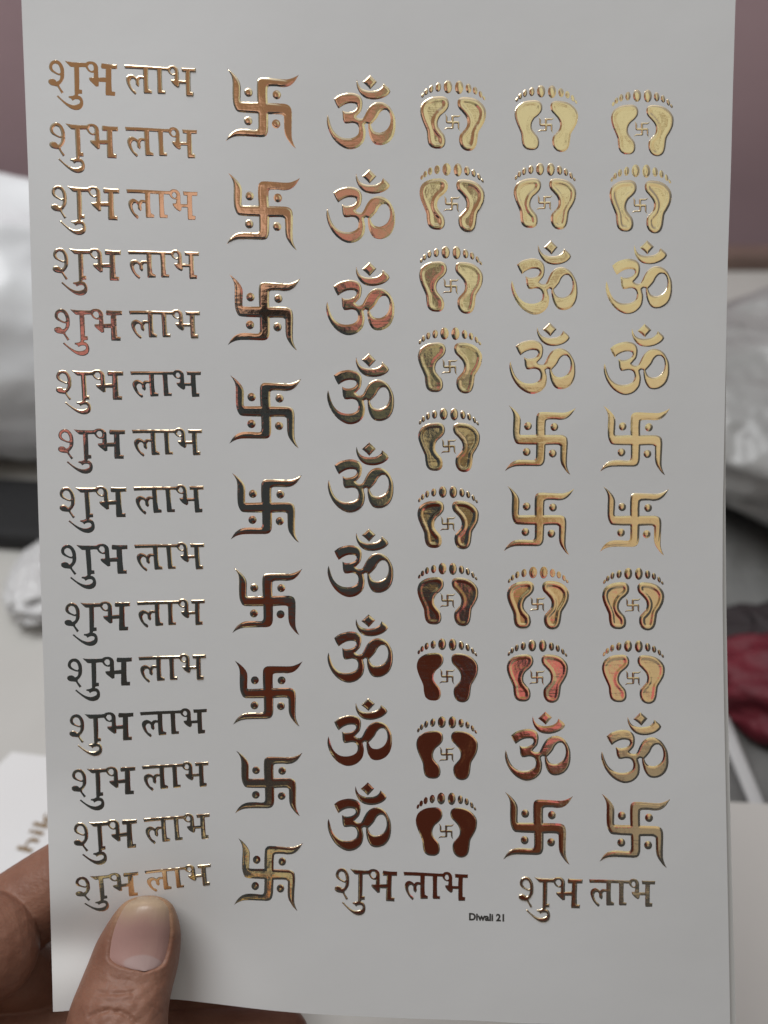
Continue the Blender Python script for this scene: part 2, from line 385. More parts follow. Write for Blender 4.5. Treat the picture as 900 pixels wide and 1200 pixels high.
def proto_swa():
    org = (265, 870); parts = [('cross', puff([smooth_poly(px(SWA, org, 9))], b=3.0, H=1.25))]
    for c in SWD: parts.append(('dot', puff([ell(265+c[0]/9, 870+c[1]/9, 4.6, 4.6)], b=3.6, H=1.5)))
    return parts, px([(105,85),(808,103),(780,780),(92,750)], org, 9)
def proto_om():
    org = (375, 910)
    parts = [('curl', puff([smooth_poly(px(OM, org, 9)), smooth_poly(px(OMH, org, 9))], b=2.6, H=1.2)),
             ('crescent', puff([smooth_poly(px(OMC, org, 9))], b=2.6, H=1.2)),
             ('bindu', puff([smooth_poly(px(OMB, org, 9), corner=60)], b=3.2, H=1.5))]
    return parts, px([(92,443),(505,60),(748,500),(320,785)], org, 9)
def proto_feet(b=2.6, H=1.4, dip=.16):
    org = (480, 920)
    parts = [('sole', puff([smooth_poly(px(s, org, 10))], b=b, H=H, rim=(b+.2, b+4.0, dip))) for s in (SOLL, SOLR)]
    for (cx, cy, rx, ry, r) in TOES: parts.append(('toe', puff([ell(480+cx/10, 920+cy/10, rx/10, ry/10, r)], step=.6, b=4, H=1.5)))
    sw = np.array(SWA, float); sw = (sw-np.array([450, 432]))
    # slimmer arms for the little symbol between the soles
    o = smooth_poly(sw/716*18.5*np.array([1, 1.04])+np.array([522.8, 974.3]), 3)
    parts.append(('small_cross', puff([o], step=.6, b=1.1, H=.9)))
    return parts, np.array([(487.3, 962), (559, 963), (523, 928.6), (523.5, 1004)])
def proto_word():
    org = (385, 1010); sh = lambda L: px([(a+800, b) for a, b in L], org, 10)
    parts = [('letter', puff([smooth_poly(px(SHA, org, 10), 3), smooth_poly(px(SHAH, org, 10), 3)], step=.65, b=1.9, H=.62)),
             ('letter_pair', puff([smooth_poly(px(SUB, org, 10), 3), smooth_poly(px(SUBH, org, 10), 3)], step=.65, b=1.9, H=.62)),
             ('word', puff([smooth_poly(sh(LAB), 3), smooth_poly(sh(LABH), 3)], step=.65, b=1.9, H=.62))]
    return parts, np.array([(410.5, 1018.5), (548.5, 1024.5), (462, 1055.5)])

def place(proto, anchors, name, label, cat, group):
    parts, src = proto
    A = np.c_[src, np.ones(len(src))]
    T, *_ = np.linalg.lstsq(A, np.array(anchors, float), rcond=None)
    sc = math.sqrt(abs(np.linalg.det(T[:2])))
    allc = np.concatenate([p[1][0] for p in parts]); c0 = np.append((allc.min(0)+allc.max(0))/2, 1)@T
    loc = PS(c0[0], c0[1])
    root = tag(empty(name, loc), label, cat, group)
    # a sticker is never pressed down perfectly flat
    tl = np.random.normal(0, .006, 2)
    for pn, (V, z, F) in parts:
        q = np.c_[V, np.ones(len(V))]@T
        n = NS(q[:, 0], q[:, 1]); d = DEP(q[:, 0], q[:, 1])
        h = z*sc*.24/FPX*(1+.0*d)
        tilt = ((q[:, 0]-c0[0])*tl[0]+(q[:, 1]-c0[1])*tl[1])*.24/FPX
        h = np.where(z > .05, np.maximum(h+tilt, .00001), 0)
        P = W(q[:, 0], q[:, 1], d)+n*(h+.000012)[:, None]
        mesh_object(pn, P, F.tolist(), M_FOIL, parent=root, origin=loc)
    return root

ORD = ['topmost', 'second from top', 'third from top', 'fourth from top', 'fifth from top', 'sixth from top', 'seventh from top', 'eighth from top', 'ninth from top', 'tenth from top', 'eleventh from top', 'fourth from bottom', 'third from bottom', 'second from bottom', 'lowest']
WORDS = [((76.1,71.7),(229.6,80),(134.6,111.4)),((76.8,145),(230.7,152.2),(136.4,184.7)),((79,218.3),(231.4,224.8),(137.5,257.3)),((80.8,291.6),(233.2,295.2),(139.3,328.1)),((82.3,362.8),(234.3,364.8),(141.1,398.4)),((84.1,434.5),(235.4,435.2),(142.9,467.7)),((86.6,503.5),(236.8,503.1),(144.7,536.7)),((88,571.4),(238.6,569.2),(146.9,605)),((89.5,638.9),(239.3,636.7),(148.3,671.4)),((94.3,706.7),(240.2,702.6),(149.8,737.8)),((97,771.9),(241.3,766.7),(152.1,802.3)),((99.2,837.2),(242.4,830.4),(154.3,866.4)),((101.8,901.2),(244.3,892.6),(156.6,929.7)),((103.7,963.8),(245.8,953),(159.2,992.3)),((105.4,1027),(246.9,1012.2),(161.2,1048.6))]
pw = proto_word()
for i, a in enumerate(WORDS):
    lb = f'gold foil Devanagari word pair, {ORD[i]} of fifteen in the left column'
    if i == 14: lb = 'orange gold Devanagari word pair just above the thumb tip, left column'
    place(pw, a, 'word_sticker', lb, 'sticker', 'foil word stickers')
for a, lb in ((((410.5,1018.5),(548.5,1024.5),(462,1055.5)), 'dark Devanagari word pair in the bottom row, above left of the small printed note'),
              (((626.5,1028.3),(767.9,1032.1),(679.2,1063.6)), 'dark Devanagari word pair in the bottom row, right of the small printed note')):
    place(pw, a, 'word_sticker', lb, 'sticker', 'foil word stickers')
SW2 = [[(266.4,79.6),(349.9,88.3),(347,173.5),(264.3,165.9)],[(268.2,202),(350.9,209.3),(348.4,292.7),(265,286.9)],[(269.3,321.2),(351.3,327),(348.4,410.3),(266.4,404.9)],[(270.4,439.2),(352.4,444.6),(350.6,524.8),(268.2,520.5)],[(272.2,553.7),(353.5,557.3),(350.6,635.3),(270,632.8)],[(274.3,664.7),(354.1,667),(351.1,743.8),(272,742.3)],[(275,773.8),(354.5,775.3),(351.1,851),(273.1,849.5)],[(276.9,879.9),(354.5,881.8),(351.5,956.7),(275.4,953)],[(279.9,982.2),(354.5,987.5),(349.2,1067.7),(273.5,1060.2)]]
OR9 = ['topmost', 'second from top', 'third from top', 'fourth from top', 'middle one', 'fourth from bottom', 'third from bottom', 'second from bottom', 'lowest']
ps = proto_swa(); po = proto_om(); pf = proto_feet(); pfd = proto_feet(3.6, 1.7, .30); pfl = proto_feet(2.0, 1.0, .05)
for i, a in enumerate(SW2):
    place(ps, a, 'swastika_sticker', f'gold foil swastika with four dots, {OR9[i]} of nine beside the left word column', 'sticker', 'foil swastika stickers')
for cn, rows in (('second column from right', [[(597,474.6),(673.9,478.4),(669.2,556.3),(590.8,552.5)],[(595.5,569.1),(672,572.8),(667.8,650.3),(589.4,646)],[(592.2,928.1),(671.1,932.8),(667.8,1013.6),(589.4,1007)]]),
                 ('rightmost column', [[(707.9,474.6),(784.4,479.3),(780.2,556.3),(702.3,553.5)],[(707.9,569.1),(783,573.8),(779.2,650.3),(701.8,647.4)],[(705.6,929.5),(784.9,936.6),(782.1,1016.9),(701.8,1010.3)]])):
    for i, a in enumerate(rows):
        w_ = ('with an om above it', 'with footprints below it', 'near the sheet bottom, below an om')[i]
        place(ps, a, 'swastika_sticker', f'gold foil swastika in the {cn}, {w_}', 'sticker', 'foil swastika stickers')
OM3 = [[(384.4,132.9),(433.6,89),(463.3,139),(411.8,176.3)],[(383.5,243.4),(433.1,199),(462.4,250),(411.8,285.4)],[(383.5,353.9),(433.1,307.1),(461.9,357.7),(410.8,392.6)],[(384.4,456.7),(432.6,414.6),(461.4,464.7),(411.8,497.8)],[(385.4,562.9),(432.6,518.1),(460.9,567.6),(411.8,600.2)],[(384.9,662.6),(432.6,619.6),(460.5,666.8),(411.8,699.9)],[(384.9,765.2),(432.1,719.4),(460,766.1),(411.4,799.2)],[(384.9,862.9),(431.7,818.1),(459.1,862.9),(410.9,897.4)],[(385,959.2),(431.1,916.9),(458.1,965.3),(410.6,997.4)]]
for i, a in enumerate(OM3):
    place(po, a, 'om_sticker', f'gold foil om symbol, {OR9[i]} of nine in the om column', 'sticker', 'foil om stickers')
for cn, rows in (('second column from right', [[(598.4,330.3),(646.5,280.2),(674.9,335),(630,366.6)],[(597,423.3),(645.1,378.4),(673,427.1),(626.7,461.6)],[(592.2,878),(639.4,834.6),(667.8,879.4),(620.6,915.8)]]),
                 ('rightmost column', [[(710.3,330.3),(758.9,281.2),(786.8,331.7),(738.6,367.1)],[(707.9,426.1),(756.1,379.4),(783.5,427.1),(736.3,462.5)],[(704.1,879.4),(751.4,835.5),(781.6,881.8),(736.3,918.6)]])):
    for i, a in enumerate(rows):
        w_ = ('right below the upper footprints', 'right above a swastika', 'between footprints and the lowest swastika')[i]
        place(po, a, 'om_sticker', f'gold foil om symbol in the {cn}, {w_}', 'sticker', 'foil om stickers')
F4 = [[(492.1,131),(569.1,132.9),(531.8,92.8),(530.8,174.4)],[(491.6,226.4),(567.7,228.8),(529.9,190),(529.9,269.8)],[(491.6,324.1),(566.3,325.6),(528,286.8),(528.5,365.2)],[(490.2,418.6),(565.3,418.6),(526.6,382.7),(527.1,459.7)],[(489.8,512.4),(562,512.4),(526.1,477),(527.1,551.6)],[(488.8,603.1),(560.6,603.1),(525.2,568.6),(526.1,642.3)],[(488.8,692.8),(560.1,693.7),(524.7,658.3),(525.6,732)],[(487.9,781.2),(559.6,782.6),(524.7,747.2),(525.2,821.4)],[(487.4,873.8),(559.6,874.3),(524.2,837.4),(524.7,912)],[(487.3,962),(559,963),(523,928.6),(523.5,1004)]]
OR10 = ['topmost', 'second from top', 'third from top', 'fourth from top', 'fifth from top', 'fifth from bottom', 'fourth from bottom', 'third from bottom', 'second from bottom', 'lowest']
for i, a in enumerate(F4):
    place((pfd, pfd, pf, pf, pf, pfd, pf, pfl, pfl, pfl)[i], a, 'footprint_sticker', f'gold foil pair of footprints, {OR10[i]} of ten in the footprint column', 'sticker', 'foil footprint stickers')
for cn, rows in (('second column from right', [[(602.6,135.3),(676.8,136.7),(640.9,97.9),(640.4,175.4)],[(601.7,226.4),(674.9,226.9),(639.5,189.6),(638.5,267)],[(593.6,698.4),(666.4,697.5),(631.4,662.1),(630.5,735.8)],[(593.6,784.1),(665.4,784.1),(630,747.7),(630,821.4)]]),
                 ('rightmost column', [[(716,140.4),(789.2,141.4),(752.8,103.1),(752.8,180.6)],[(714.1,230.2),(786.8,231.1),(751.4,190),(750.4,270.3)],[(705.6,699.9),(778.3,699.9),(742.4,663),(741.9,736.2)],[(705.6,785),(779.2,785.9),(741.9,747.7),(742.4,821.8)]])):
    for i, a in enumerate(rows):
        w_ = ('at its very top', 'just above an om', 'just below a swastika', 'just above the lowest om')[i]
        place((pf if i in (0, 3) else pfd), a, 'footprint_sticker', f'gold foil pair of footprints in the {cn}, {w_}', 'sticker', 'foil footprint stickers')

def text_geometry(s, offset=0.0):
    cu = bpy.data.curves.new('lettering', 'FONT'); cu.body = s; cu.size = 1; cu.offset = offset; cu.resolution_u = 4
    o = bpy.data.objects.new('lettering', cu); COL.objects.link(o)
    bpy.context.view_layer.update()
    me = bpy.data.meshes.new_from_object(o.evaluated_get(bpy.context.evaluated_depsgraph_get()))
    V = np.array([v.co[:] for v in me.vertices]); F = [tuple(p.vertices) for p in me.polygons]
    bpy.data.objects.remove(o); bpy.data.curves.remove(cu); bpy.data.meshes.remove(me)
    return V, F
V, F = text_geometry('Diwali 21', .04)
mn, mx_ = V.min(0), V.max(0)
tx = 549.6+(V[:, 0]-mn[0])/(mx_[0]-mn[0])*41.2
ty = 1078.0+(tx-549.6)*.035-(V[:, 1]/(mx_[1]))*8.4
P = W(tx, ty, DEP(tx, ty))+NS(tx, ty)*.00003
so = np.array(SHEET.location)
pr = mesh_object('printed_note', P, F, M_INK, parent=SHEET, origin=so, smooth=False)
pr['label'] = 'small dark printed note reading Diwali 21'

# ------------------------------------------------------------------ the hand
THUMB = [(1049.5,175,6,2.0),(1051,174.5,14,3.0),(1054,173.5,22,4.0),(1059,172.5,29,4.9),(1066,171.5,34.5,5.6),(1079,168.7,41,6.3),(1087,167.5,44.5,6.6),(1100,163.6,48.7,6.9),(1112,160.5,51,7.2),(1124,157.7,52.5,7.5),(1137,153.7,54,7.8),(1156,147.2,55.3,8.2),(1177,140.5,57.5,8.7),(1200,136.6,60,9.2),(1250,133,67,10),(1320,128,80,12),(1400,118,95,14)]
TP = np.array(THUMB, float)
def thumb_at(y):
    y = np.asarray(y, float); w = 9*sst(1050, 1075, y)
    return [sum(np.interp(y+w*j/4, TP[:, 0], TP[:, k]) for j in range(-4, 5))/9 for k in (1, 2, 3)]
def thumb_axis(y):
    y = np.asarray(y, float); cx, hw, t = thumb_at(y)
    sheet_d = np.where(y < 1175, DEP(cx, np.minimum(y, 1175)), DEP(np.float64(140.), np.float64(1175.)))
    return sheet_d-t*.001*.93-.00004*np.clip(y-1150, 0, 400)
NL = [(1053,160),(1057,151),(1062,145.5),(1068,141.5),(1078,136.5),(1088,132.5),(1100,129.5),(1112,127.5),(1122,126.8),(1126,129.5),(1130,135),(1133,142),(1136,152.5),(1138,165)]
NR = [(1053,186),(1057,192.5),(1062,197),(1068,199.3),(1078,200),(1088,201),(1100,200),(1112,197.8),(1122,195),(1126,193.6),(1130,191),(1133,187.5),(1136,181.5),(1138,173)]
def nail_lr(y): return edge_interp(NL, y), edge_interp(NR, y)
CREASES = [([(112,1162),(122,1164),(140,1164.5),(156,1162)], 1.5, .28),([(104,1192),(112,1187),(125,1184.5),(142,1186),(152,1192),(160,1200)], 1.9, .42),([(122,1186),(130,1180),(136,1176)], 1.2, .2),([(128,1142),(135,1147),(152,1149)], 1.4, .14),([(110,1173),(130,1174),(165,1171)], 1.5, .15),([(170,1176),(182,1180),(188,1186)], 1.4, .12),([(128,1196),(129,1206)], 1.0, .15),([(138,1196),(139,1206)], 1.0, .15),([(118,1152),(140,1155),(170,1153)], 1.3, .1)]
def seg_dist(px_, py_, pl):
    best = np.full(np.shape(px_), 1e9)
    for (a, b) in zip(pl[:-1], pl[1:]):
        ax, ay = a; bx, by = b; l2 = (bx-ax)**2+(by-ay)**2
        t = np.clip(((px_-ax)*(bx-ax)+(py_-ay)*(by-ay))/l2, 0, 1)
        best = np.minimum(best, np.hypot(px_-ax-t*(bx-ax), py_-ay-t*(by-ay)))
    return best
def thumb_mesh():
    ys = np.concatenate([[1049.5, 1050, 1051, 1052.5], np.arange(1054, 1210, 1.3), np.arange(1214, 1401, 8)])
    NA = 200; ph = np.linspace(0, 2*math.pi, NA, endpoint=False)
    Y, PH = np.meshgrid(ys, ph, indexing='ij')
    cx, hw, t = thumb_at(Y)
    c = np.cos(PH); s = np.sin(PH)
    X = cx+hw*np.sign(c)*np.abs(c)**.92
    back = s < 0
    dep = thumb_axis(Y)-t*.001*np.sign(s)*np.abs(s)**.9*np.where(back, .93, 1.0)
    disp = np.zeros_like(X)                      # mm towards the viewer
    l, r = nail_lr(Y)
    inn = np.minimum(X-l, r-X); inn = np.where(Y < 1139, inn, -30)
    inn = np.minimum(inn, np.where(Y < 1120, 30, (1139-Y)*1.0+2))
    disp += -.75*sst(-2.0, 2.5, inn)*(.35+.65*sst(1051, 1092, Y))
    disp += .16*np.exp(-((inn+4.5)/3.6)**2)*sst(1068, 1084, Y)
    for pl, w, dmm in CREASES: disp -= 2.2*dmm*np.exp(-(seg_dist(X, Y, pl)/w)**2)
    disp += .12*np.sin(X*.35+Y*.1)*np.sin(Y*.22)*sst(1140, 1160, Y)
    disp = np.where(s > .15, disp, 0)*np.clip(s*1.4, 0, 1)
    P = W(X, Y, dep-disp*.001)
    n = len(ys); verts = P.reshape(-1, 3).tolist(); fc = []
    for j in range(n-1):
        for i in range(NA):
            a = j*NA+i; b = j*NA+(i+1) % NA; fc.append((a, b, b+NA, a+NA))
    fc.append(tuple(range(NA))[::-1]); fc.append(tuple((n-1)*NA+i for i in range(NA)))
    return verts, fc
bmh = bmesh.new()
tv, tf = thumb_mesh()
me = bpy.data.meshes.new('t'); me.from_pydata(tv, [], tf); bmh.from_mesh(me); bpy.data.meshes.remove(me)
def blob(p, r, squash=(1, 1, 1)):
    bmesh.ops.create_icosphere(bmh, subdivisions=3, radius=1, matrix=Matrix.Translation(Vector(p)) @ Matrix.Diagonal((r*squash[0], r*squash[1], r*squash[2], 1)))
def tube(path):
    """path of (px, py, depth, radius in mm), swept with close spheres"""
    path = np.array(path, float)
    seg = [0]
    Q = [W(*p[:3]) for p in path]
    for a, b in zip(Q[:-1], Q[1:]): seg.append(seg[-1]+np.linalg.norm(b-a))
    n = max(4, int(seg[-1]/.0016)); tt = np.linspace(0, seg[-1], n)
    # smooth path
    c = [np.interp(tt, seg, path[:, k]) for k in range(4)]
    kern = np.ones(5)/5
    c = [np.convolve(np.pad(x, 2, mode='edge'), kern, 'valid') for x in c]
    for k in range(n): blob(W(c[0][k], c[1][k], c[2][k]), c[3][k]*.001)
PALM = (-70, 1420, .236)
# index finger: knuckle left of the sheet, tip behind it
tube([(*PALM, 17), (-160, 1240, .246, 12), (-100, 1150, .254, 11), (-40, 1110, .2605, 10.2), (57, 1045, .2630, 9.9), (150, 985, .2630, 9.0), (215, 945, .2615, 7.6), (232, 935, .261, 6.6)])
# middle finger: its bent joint bulges beside the sheet
tube([(*PALM, 17), (-170, 1290, .244, 12), (-120, 1170, .248, 12), (-60, 1120, .2495, 12.4), (-18, 1109, .2505, 12.5), (-14, 1109, .251, 12.3)])
tube([(-30, 1115, .256, 11.5), (60, 1160, .272, 9.5), (150, 1128, .270, 9), (250, 1100, .267, 7.6), (280, 1092, .266, 6.2)])
# ring finger
tube([(*PALM, 17), (-120, 1330, .245, 11), (-60, 1250, .252, 10), (0, 1226, .258, 9), (60, 1215, .264, 8.6), (120, 1222, .266, 8.4), (240, 1219, .2655, 7.8), (322, 1214, .2645, 6.8), (335, 1212, .264, 6.2)])
tube([(-60, 1215, .268, 11), (60, 1185, .274, 11), (150, 1185, .274, 10), (270, 1199, .271, 8.5)])
# little finger, palm, wrist
tube([(*PALM, 17), (-60, 1400, .25, 10), (40, 1330, .262, 8), (150, 1310, .268, 7.2), (250, 1296, .268, 6.4), (262, 1295, .268, 5.6)])
tube([(118, 1380, .232, 13), (70, 1500, .232, 17), (0, 1560, .236, 19), (-70, 1420, .236, 18)])
tube([(0, 1540, .236, 20), (20, 1900, .225, 24), (40, 2300, .21, 27)])
hm = bpy.data.meshes.new('hand'); bmh.to_mesh(hm); bmh.free()
tmp = bpy.data.objects.new('hand', hm); COL.objects.link(tmp)
rm = tmp.modifiers.new('r', 'REMESH'); rm.mode = 'VOXEL'; rm.voxel_size = .00034
sm = tmp.modifiers.new('s', 'SMOOTH'); sm.factor = .5; sm.iterations = 3
bpy.context.view_layer.update()
hm2 = bpy.data.meshes.new_from_object(tmp.evaluated_get(bpy.context.evaluated_depsgraph_get()))
bpy.data.objects.remove(tmp); bpy.data.meshes.remove(hm)
hm2.name = 'hand'; hm2.shade_smooth()

def skin_material():
    m = mat('brown_skin', (.285, .142, .095), rough=.5, spec=.35, sss=.12, var=(110, (.225, .102, .066)))
    t = m.node_tree; b = t.nodes['Principled BSDF']; c = N(t, 'ShaderNodeTexCoord')
    src = b.inputs['Base Color'].links[0].from_socket
    at = N(t, 'ShaderNodeAttribute', attribute_name='blanched'); mx = N(t, 'ShaderNodeMix', data_type='RGBA')
    mx.inputs[7].default_value = (.40, .245, .145, 1)
    t.links.new(at.outputs['Fac'], mx.inputs[0]); t.links.new(src, mx.inputs[6]); t.links.new(mx.outputs[2], b.inputs['Base Color'])
    v = N(t, 'ShaderNodeTexVoronoi', feature='DISTANCE_TO_EDGE'); v.inputs['Scale'].default_value = 900
    mp = N(t, 'ShaderNodeMapping'); mp.inputs['Scale'].default_value = (.55, 1, 1)
    t.links.new(c.outputs['Object'], mp.inputs[0]); t.links.new(mp.outputs[0], v.inputs['Vector'])
    n = N(t, 'ShaderNodeTexNoise'); n.inputs['Scale'].default_value = 620; n.inputs['Detail'].default_value = 5; t.links.new(c.outputs['Object'], n.inputs['Vector'])
    b1 = N(t, 'ShaderNodeBump'); b1.inputs['Strength'].default_value = .35; b1.inputs['Distance'].default_value = .00018
    b2 = N(t, 'ShaderNodeBump'); b2.inputs['Strength'].default_value = .5; b2.inputs['Distance'].default_value = .0004
    t.links.new(v.outputs['Distance'], b1.inputs['Height']); t.links.new(n.outputs['Fac'], b2.inputs['Height'])
    t.links.new(b1.outputs[0], b2.inputs['Normal']); t.links.new(b2.outputs[0], b.inputs['Normal'])
    return m
M_SKIN = skin_material(); hm2.materials.append(M_SKIN)
co = np.empty(len(hm2.vertices)*3); hm2.vertices.foreach_get('co', co); co = co.reshape(-1, 3)
tipp = W(np.float64(172), np.float64(1062), np.float64(.243)); dt = np.linalg.norm(co-tipp, axis=1)
bl = hm2.attributes.new('blanched', 'FLOAT', 'POINT'); bl.data.foreach_set('value', sst(.0105, .0040, dt).astype(np.float32)*.85)
hl = W(np.float64(100), np.float64(1250), np.float64(.25))
hm2.transform(Matrix.Translation(-Vector(hl)))
hand = bpy.data.objects.new('hand', hm2); COL.objects.link(hand); hand.location = hl
tag(hand, 'brown hand gripping the lower left corner of the sheet, thumb in front', 'hand')

def thumb_nail():
    ys = np.concatenate([np.linspace(1050.6, 1053, 4)[:-1], np.linspace(1053, 1138, 80)]); NX = 48
    P = []; tint = []
    for y in ys:
        yy = max(y, 1053); l, r = nail_lr(yy)
        if y < 1053:
            k = math.sqrt(max(0, 1-((1053-y)/3.0)**2)); m_ = (l+r)/2; l = m_+(l-m_)*k; r = m_+(r-m_)*k
        for i in range(NX):
            u = i/(NX-1); x = l+(r-l)*u
            cx, hw, t = thumb_at(y); q = min(abs((x-cx)/hw), .985)
            s = math.sqrt(1-q*q)**.9 if q < 1 else 0
            e = min(1, min(u, 1-u)*9)
            lift = -.50+.30*math.sin(math.pi*u)**.6+.12*e+.35*float(sst(1092, 1051, y))
            d = float(thumb_axis(y))-t*.001*s-lift*.001
            P.append(W(x, y, d))
            arch = 1117+14*((u-.58)/.46)**2+2
            tip = 1078+3*math.sin(u*9)+ -5*abs(u-.5)
            tint.append((float(sst(arch-1.5, arch+1.5, y))*(1 if .1 < u < .95 else .4), float(sst(tip+15, tip-22, y)*.85)))
    n = len(ys); fc = [(j*NX+i, (j+1)*NX+i, (j+1)*NX+i+1, j*NX+i+1) for j in range(n-1) for i in range(NX-1)]
    P = np.array(P)
    m = bpy.data.materials.new('nail'); m.use_nodes = True; t = m.node_tree; b = t.nodes['Principled BSDF']
    b.inputs['Roughness'].default_value = .3; b.inputs['Specular IOR Level'].default_value = .5
    at = N(t, 'ShaderNodeAttribute', attribute_name='zones'); s = N(t, 'ShaderNodeSeparateColor'); t.links.new(at.outputs['Color'], s.inputs[0])
    m1 = N(t, 'ShaderNodeMix', data_type='RGBA'); m1.inputs[6].default_value = (.40, .235, .205, 1); m1.inputs[7].default_value = (.43, .30, .28, 1)
    m2 = N(t, 'ShaderNodeMix', data_type='RGBA'); m2.inputs[7].default_value = (.42, .31, .20, 1)
    t.links.new(s.outputs[0], m1.inputs[0]); t.links.new(m1.outputs[2], m2.inputs[6]); t.links.new(s.outputs[1], m2.inputs[0]); t.links.new(m2.outputs[2], b.inputs['Base Color'])
    c = N(t, 'ShaderNodeTexCoord'); nn = N(t, 'ShaderNodeTexNoise'); nn.inputs['Scale'].default_value = 330; nn.inputs['Detail'].default_value = 3
    mp = N(t, 'ShaderNodeMapping'); mp.inputs['Scale'].default_value = (1, .35, .35); t.links.new(c.outputs['Object'], mp.inputs[0]); t.links.new(mp.outputs[0], nn.inputs['Vector'])
    bp = N(t, 'ShaderNodeBump'); bp.inputs['Strength'].default_value = .5; bp.inputs['Distance'].default_value = .0004; t.links.new(nn.outputs['Fac'], bp.inputs['Height']); t.links.new(bp.outputs[0], b.inputs['Normal'])
    o = mesh_object('thumb_nail', P, fc, m, parent=hand, origin=hl)
    ca = o.data.color_attributes.new('zones', 'FLOAT_COLOR', 'POINT')
    for i, (a, b_) in enumerate(tint): ca.data[i].color = (a, b_, 0, 1)
    return o
thumb_nail()

# ------------------------------------------------------------------ things on the table behind
def crumple(name, base, size, m, seed, amp=.3, freq=2.2, flat=.1, sub=5, ridge=True, smooth=True, rot=0, soft=1.0):
    """a soft crumpled heap standing on the table: base point, half sizes"""
    bm = bmesh.new(); bmesh.ops.create_icosphere(bm, subdivisions=sub, radius=1)
    off = Vector((seed*3.1, seed*1.7, seed*5.3))
    for v in bm.verts:
        p = v.co.normalized(); q = p*freq+off
        if ridge: k = 1-abs(noise.noise(q))*2.0+soft*(.45*(1-abs(noise.noise(q*2.3))*2)+.2*(1-abs(noise.noise(q*5.1))*2))
        else: k = noise.noise(q)+.5*noise.noise(q*2.1)
        v.co = p*(1+amp*(k-.5))
        z = v.co.z
        v.co.z = max(z, -.92+flat*0)
        v.co.x *= size[0]; v.co.y *= size[1]; v.co.z = (v.co.z+.92)*size[2]
    bmesh.ops.rotate(bm, verts=bm.verts[:], cent=(0, 0, 0), matrix=Matrix.Rotation(rot, 3, 'Z'))
    me = bpy.data.meshes.new(name); bm.to_mesh(me); bm.free(); me.materials.append(m)
    if smooth: me.shade_smooth()
    o = bpy.data.objects.new(name, me); COL.objects.link(o); o.location = base
    return o
M_BAG = mat('white_plastic', (.84, .86, .88), rough=.3, spec=.5, sss=.0, bump=(22, .35, .012, 2))
p = on_table(10, 560)
tag(crumple('plastic_bag', p+np.array([-.012, .058, 0]), (.12, .075, .078), M_BAG, 2.3, .24, .95, sub=6, soft=.34), 'crumpled white plastic bag standing behind the sheet, upper left', 'bag')
M_BLACK = mat('black_fabric', (.012, .012, .013), rough=.7, bump=(200, .3, .002))
p = on_table(0, 640)
o = box('pouch', (p[0]-.14, p[1]-.004, TABLE_Z), (p[0]+.12, p[1]+.05, TABLE_Z+.012), M_BLACK, .005, None, (p[0], p[1], TABLE_Z))
o.rotation_euler[2] = -.12
tag(o, 'flat black pouch lying under the front of the white bag', 'pouch')
M_CLEAR = mat('crinkled_wrap', (.88, .88, .88), rough=.25, spec=.6, trans=.25, bump=(160, .6, .004))
p = on_table(52, 728)
tag(crumple('plastic_wrap', p+np.array([-.004, .02, 0]), (.016, .030, .011), M_CLEAR, 4.4, .2, 2.4, soft=.5), 'small wad of crinkled whitish plastic wrap on the table', 'wrap')
# greeting card with gold lettering
M_CARD = mat('white_card', (.80, .80, .80), rough=.55, var=(20, (.78, .775, .77)))
M_GOLDINK = mat('gold_ink', (.24, .15, .06), rough=.4, metal=.1)
cr = [on_table(14, 881, .03), on_table(300, 918, .03), on_table(330, 1240, .03), on_table(-150, 1040, .03)]
def slab(name, top, th, m):
    top = np.array(top); bot = top-np.array([0, 0, th]); n = len(top)
    V = np.concatenate([top, bot]); F = [tuple(range(n))[::-1], tuple(range(n, 2*n))]+[(i, (i+1) % n, n+(i+1) % n, n+i) for i in range(n)]
    bm = bmesh.new(); c = V.mean(0)
    vs = [bm.verts.new(Vector(v-c)) for v in V]
    for f in F: bm.faces.new([vs[i] for i in f])
    bmesh.ops.recalc_face_normals(bm, faces=bm.faces[:])
    me = bpy.data.meshes.new(name); bm.to_mesh(me); bm.free(); me.materials.append(m)
    o = bpy.data.objects.new(name, me); COL.objects.link(o); o.location = c; return o
card = tag(slab('card_stack', cr, .029, M_CARD), 'stack of white cards with slanted gold lettering, left of the sheet above the hand', 'cards')
V, F = text_geometry('hik', .008)
A = on_table(36, 999, .0303); B = on_table(66, 953, .0303); H_ = on_table(19, 995, .0303)
u_ = (V[:, 0]-V[:, 0].min())/(V[:, 0].max()-V[:, 0].min()); h_ = V[:, 1]/V[:, 1].max()
P = A+u_[:, None]*(B-A)+h_[:, None]*(H_-A)
mesh_object('lettering', P, F, M_GOLDINK, parent=card, origin=np.array(card.location), smooth=False)
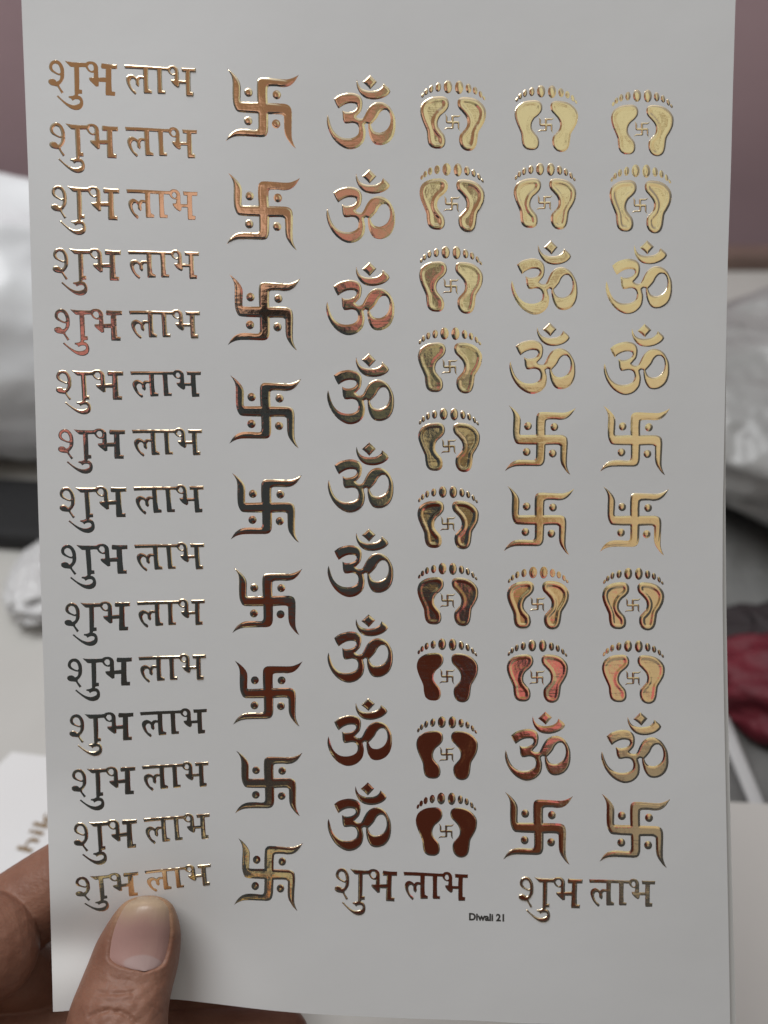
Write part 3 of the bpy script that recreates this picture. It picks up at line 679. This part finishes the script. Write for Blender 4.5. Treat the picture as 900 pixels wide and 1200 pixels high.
# right hand side
M_GREYP = mat('grey_film', (.30, .30, .295), rough=.32, spec=.6, coat=.0, var=(9, (.42, .42, .41)), bump=(26, .9, .02, 2))
p = on_table(930, 690)
tag(crumple('wrapped_bundle', p+np.array([.03, .09, 0]), (.12, .09, .066), M_GREYP, 7.7, .2, 1.0, sub=6, soft=.4), 'bundle wrapped in shiny grey plastic film, right of the sheet', 'bundle')
M_GREYS = mat('grey_sheet', (.22, .22, .215), rough=.4, var=(12, (.15, .15, .145)), bump=(50, .6, .006))
def cloth(name, corners, m, seed, amp=.006, n=40):
    c = np.array(corners); V = []
    for j in range(n):
        for i in range(n):
            u, v = i/(n-1), j/(n-1)
            q = c[0]*(1-u)*(1-v)+c[1]*u*(1-v)+c[2]*u*v+c[3]*(1-u)*v
            w = abs(noise.noise(Vector((u*4+seed, v*5, seed))))+.5*abs(noise.noise(Vector((u*11, v*9+seed, seed))))
            V.append(q+np.array([0, 0, .002+amp*w]))
    F = [(j*n+i, j*n+i+1, (j+1)*n+i+1, (j+1)*n+i) for j in range(n-1) for i in range(n-1)]
    o = mesh_object(name, V, F, m, origin=c.mean(0))
    md = o.modifiers.new('thickness', 'SOLIDIFY'); md.thickness = .001
    return o
tag(cloth('plastic_sheet', [on_table(700, 960), on_table(1150, 960), on_table(1100, 600), on_table(760, 600)], M_GREYS, 3.3, .008), 'rumpled grey plastic sheet lying under the red cloth', 'plastic sheet')
M_RED = mat('maroon_cloth', (.16, .010, .022), rough=.6, var=(26, (.07, .006, .012)), bump=(90, .6, .006))
p = on_table(922, 893)
tag(crumple('red_cloth', p+np.array([.012, .02, .002]), (.043, .026, .017), M_RED, 9.1, .28, 1.4, rot=-.5, soft=.6), 'crumpled dark red cloth on the grey sheet', 'cloth')
p = on_table(915, 795)
tag(crumple('dark_cloth', p+np.array([.01, .012, .004]), (.040, .020, .010), mat('black_cloth', (.03, .022, .024), rough=.7, bump=(90, .5, .005)), 5.1, .3, 2.0), 'black cloth heap right behind the dark red cloth', 'cloth')
M_STRAP = mat('white_strap', (.55, .55, .55), rough=.5, bump=(400, .3, .001))
def strap():
    path = [on_table(846, 840, .016), on_table(858, 872, .017), on_table(872, 905, .016), on_table(890, 948, .013), on_table(905, 985, .010)]
    V = []; w = .0034
    for i, q in enumerate(path):
        a = path[max(i-1, 0)]; b = path[min(i+1, len(path)-1)]; t = (b-a)/np.linalg.norm(b-a); s = np.cross(t, [0, 0, 1]); s /= np.linalg.norm(s)
        for k, h in ((-1, 0), (-.6, .0006), (.6, .0006), (1, 0), (.6, -.0008), (-.6, -.0008)): V.append(q+s*w*k+np.array([0, 0, h]))
    F = [(i*6+k, i*6+(k+1) % 6, (i+1)*6+(k+1) % 6, (i+1)*6+k) for i in range(len(path)-1) for k in range(6)]
    F += [tuple(range(6))[::-1], tuple(4*6+k for k in range(6))]
    return mesh_object('strap', V, F, M_STRAP, origin=np.mean(path, 0))
tag(strap(), 'narrow pale grey strap running to the white box corner', 'strap')
M_BOX = mat('white_board', (.63, .61, .58), rough=.6, var=(8, (.60, .58, .55)))
ht = .035
tp = [on_table(842, 939, ht), on_table(1200, 958, ht), on_table(1240, 1330, ht), on_table(820, 1300, ht)]
tag(slab('carton', tp, ht-.001, M_BOX), 'plain off white carton right of the sheet, bottom corner', 'box')
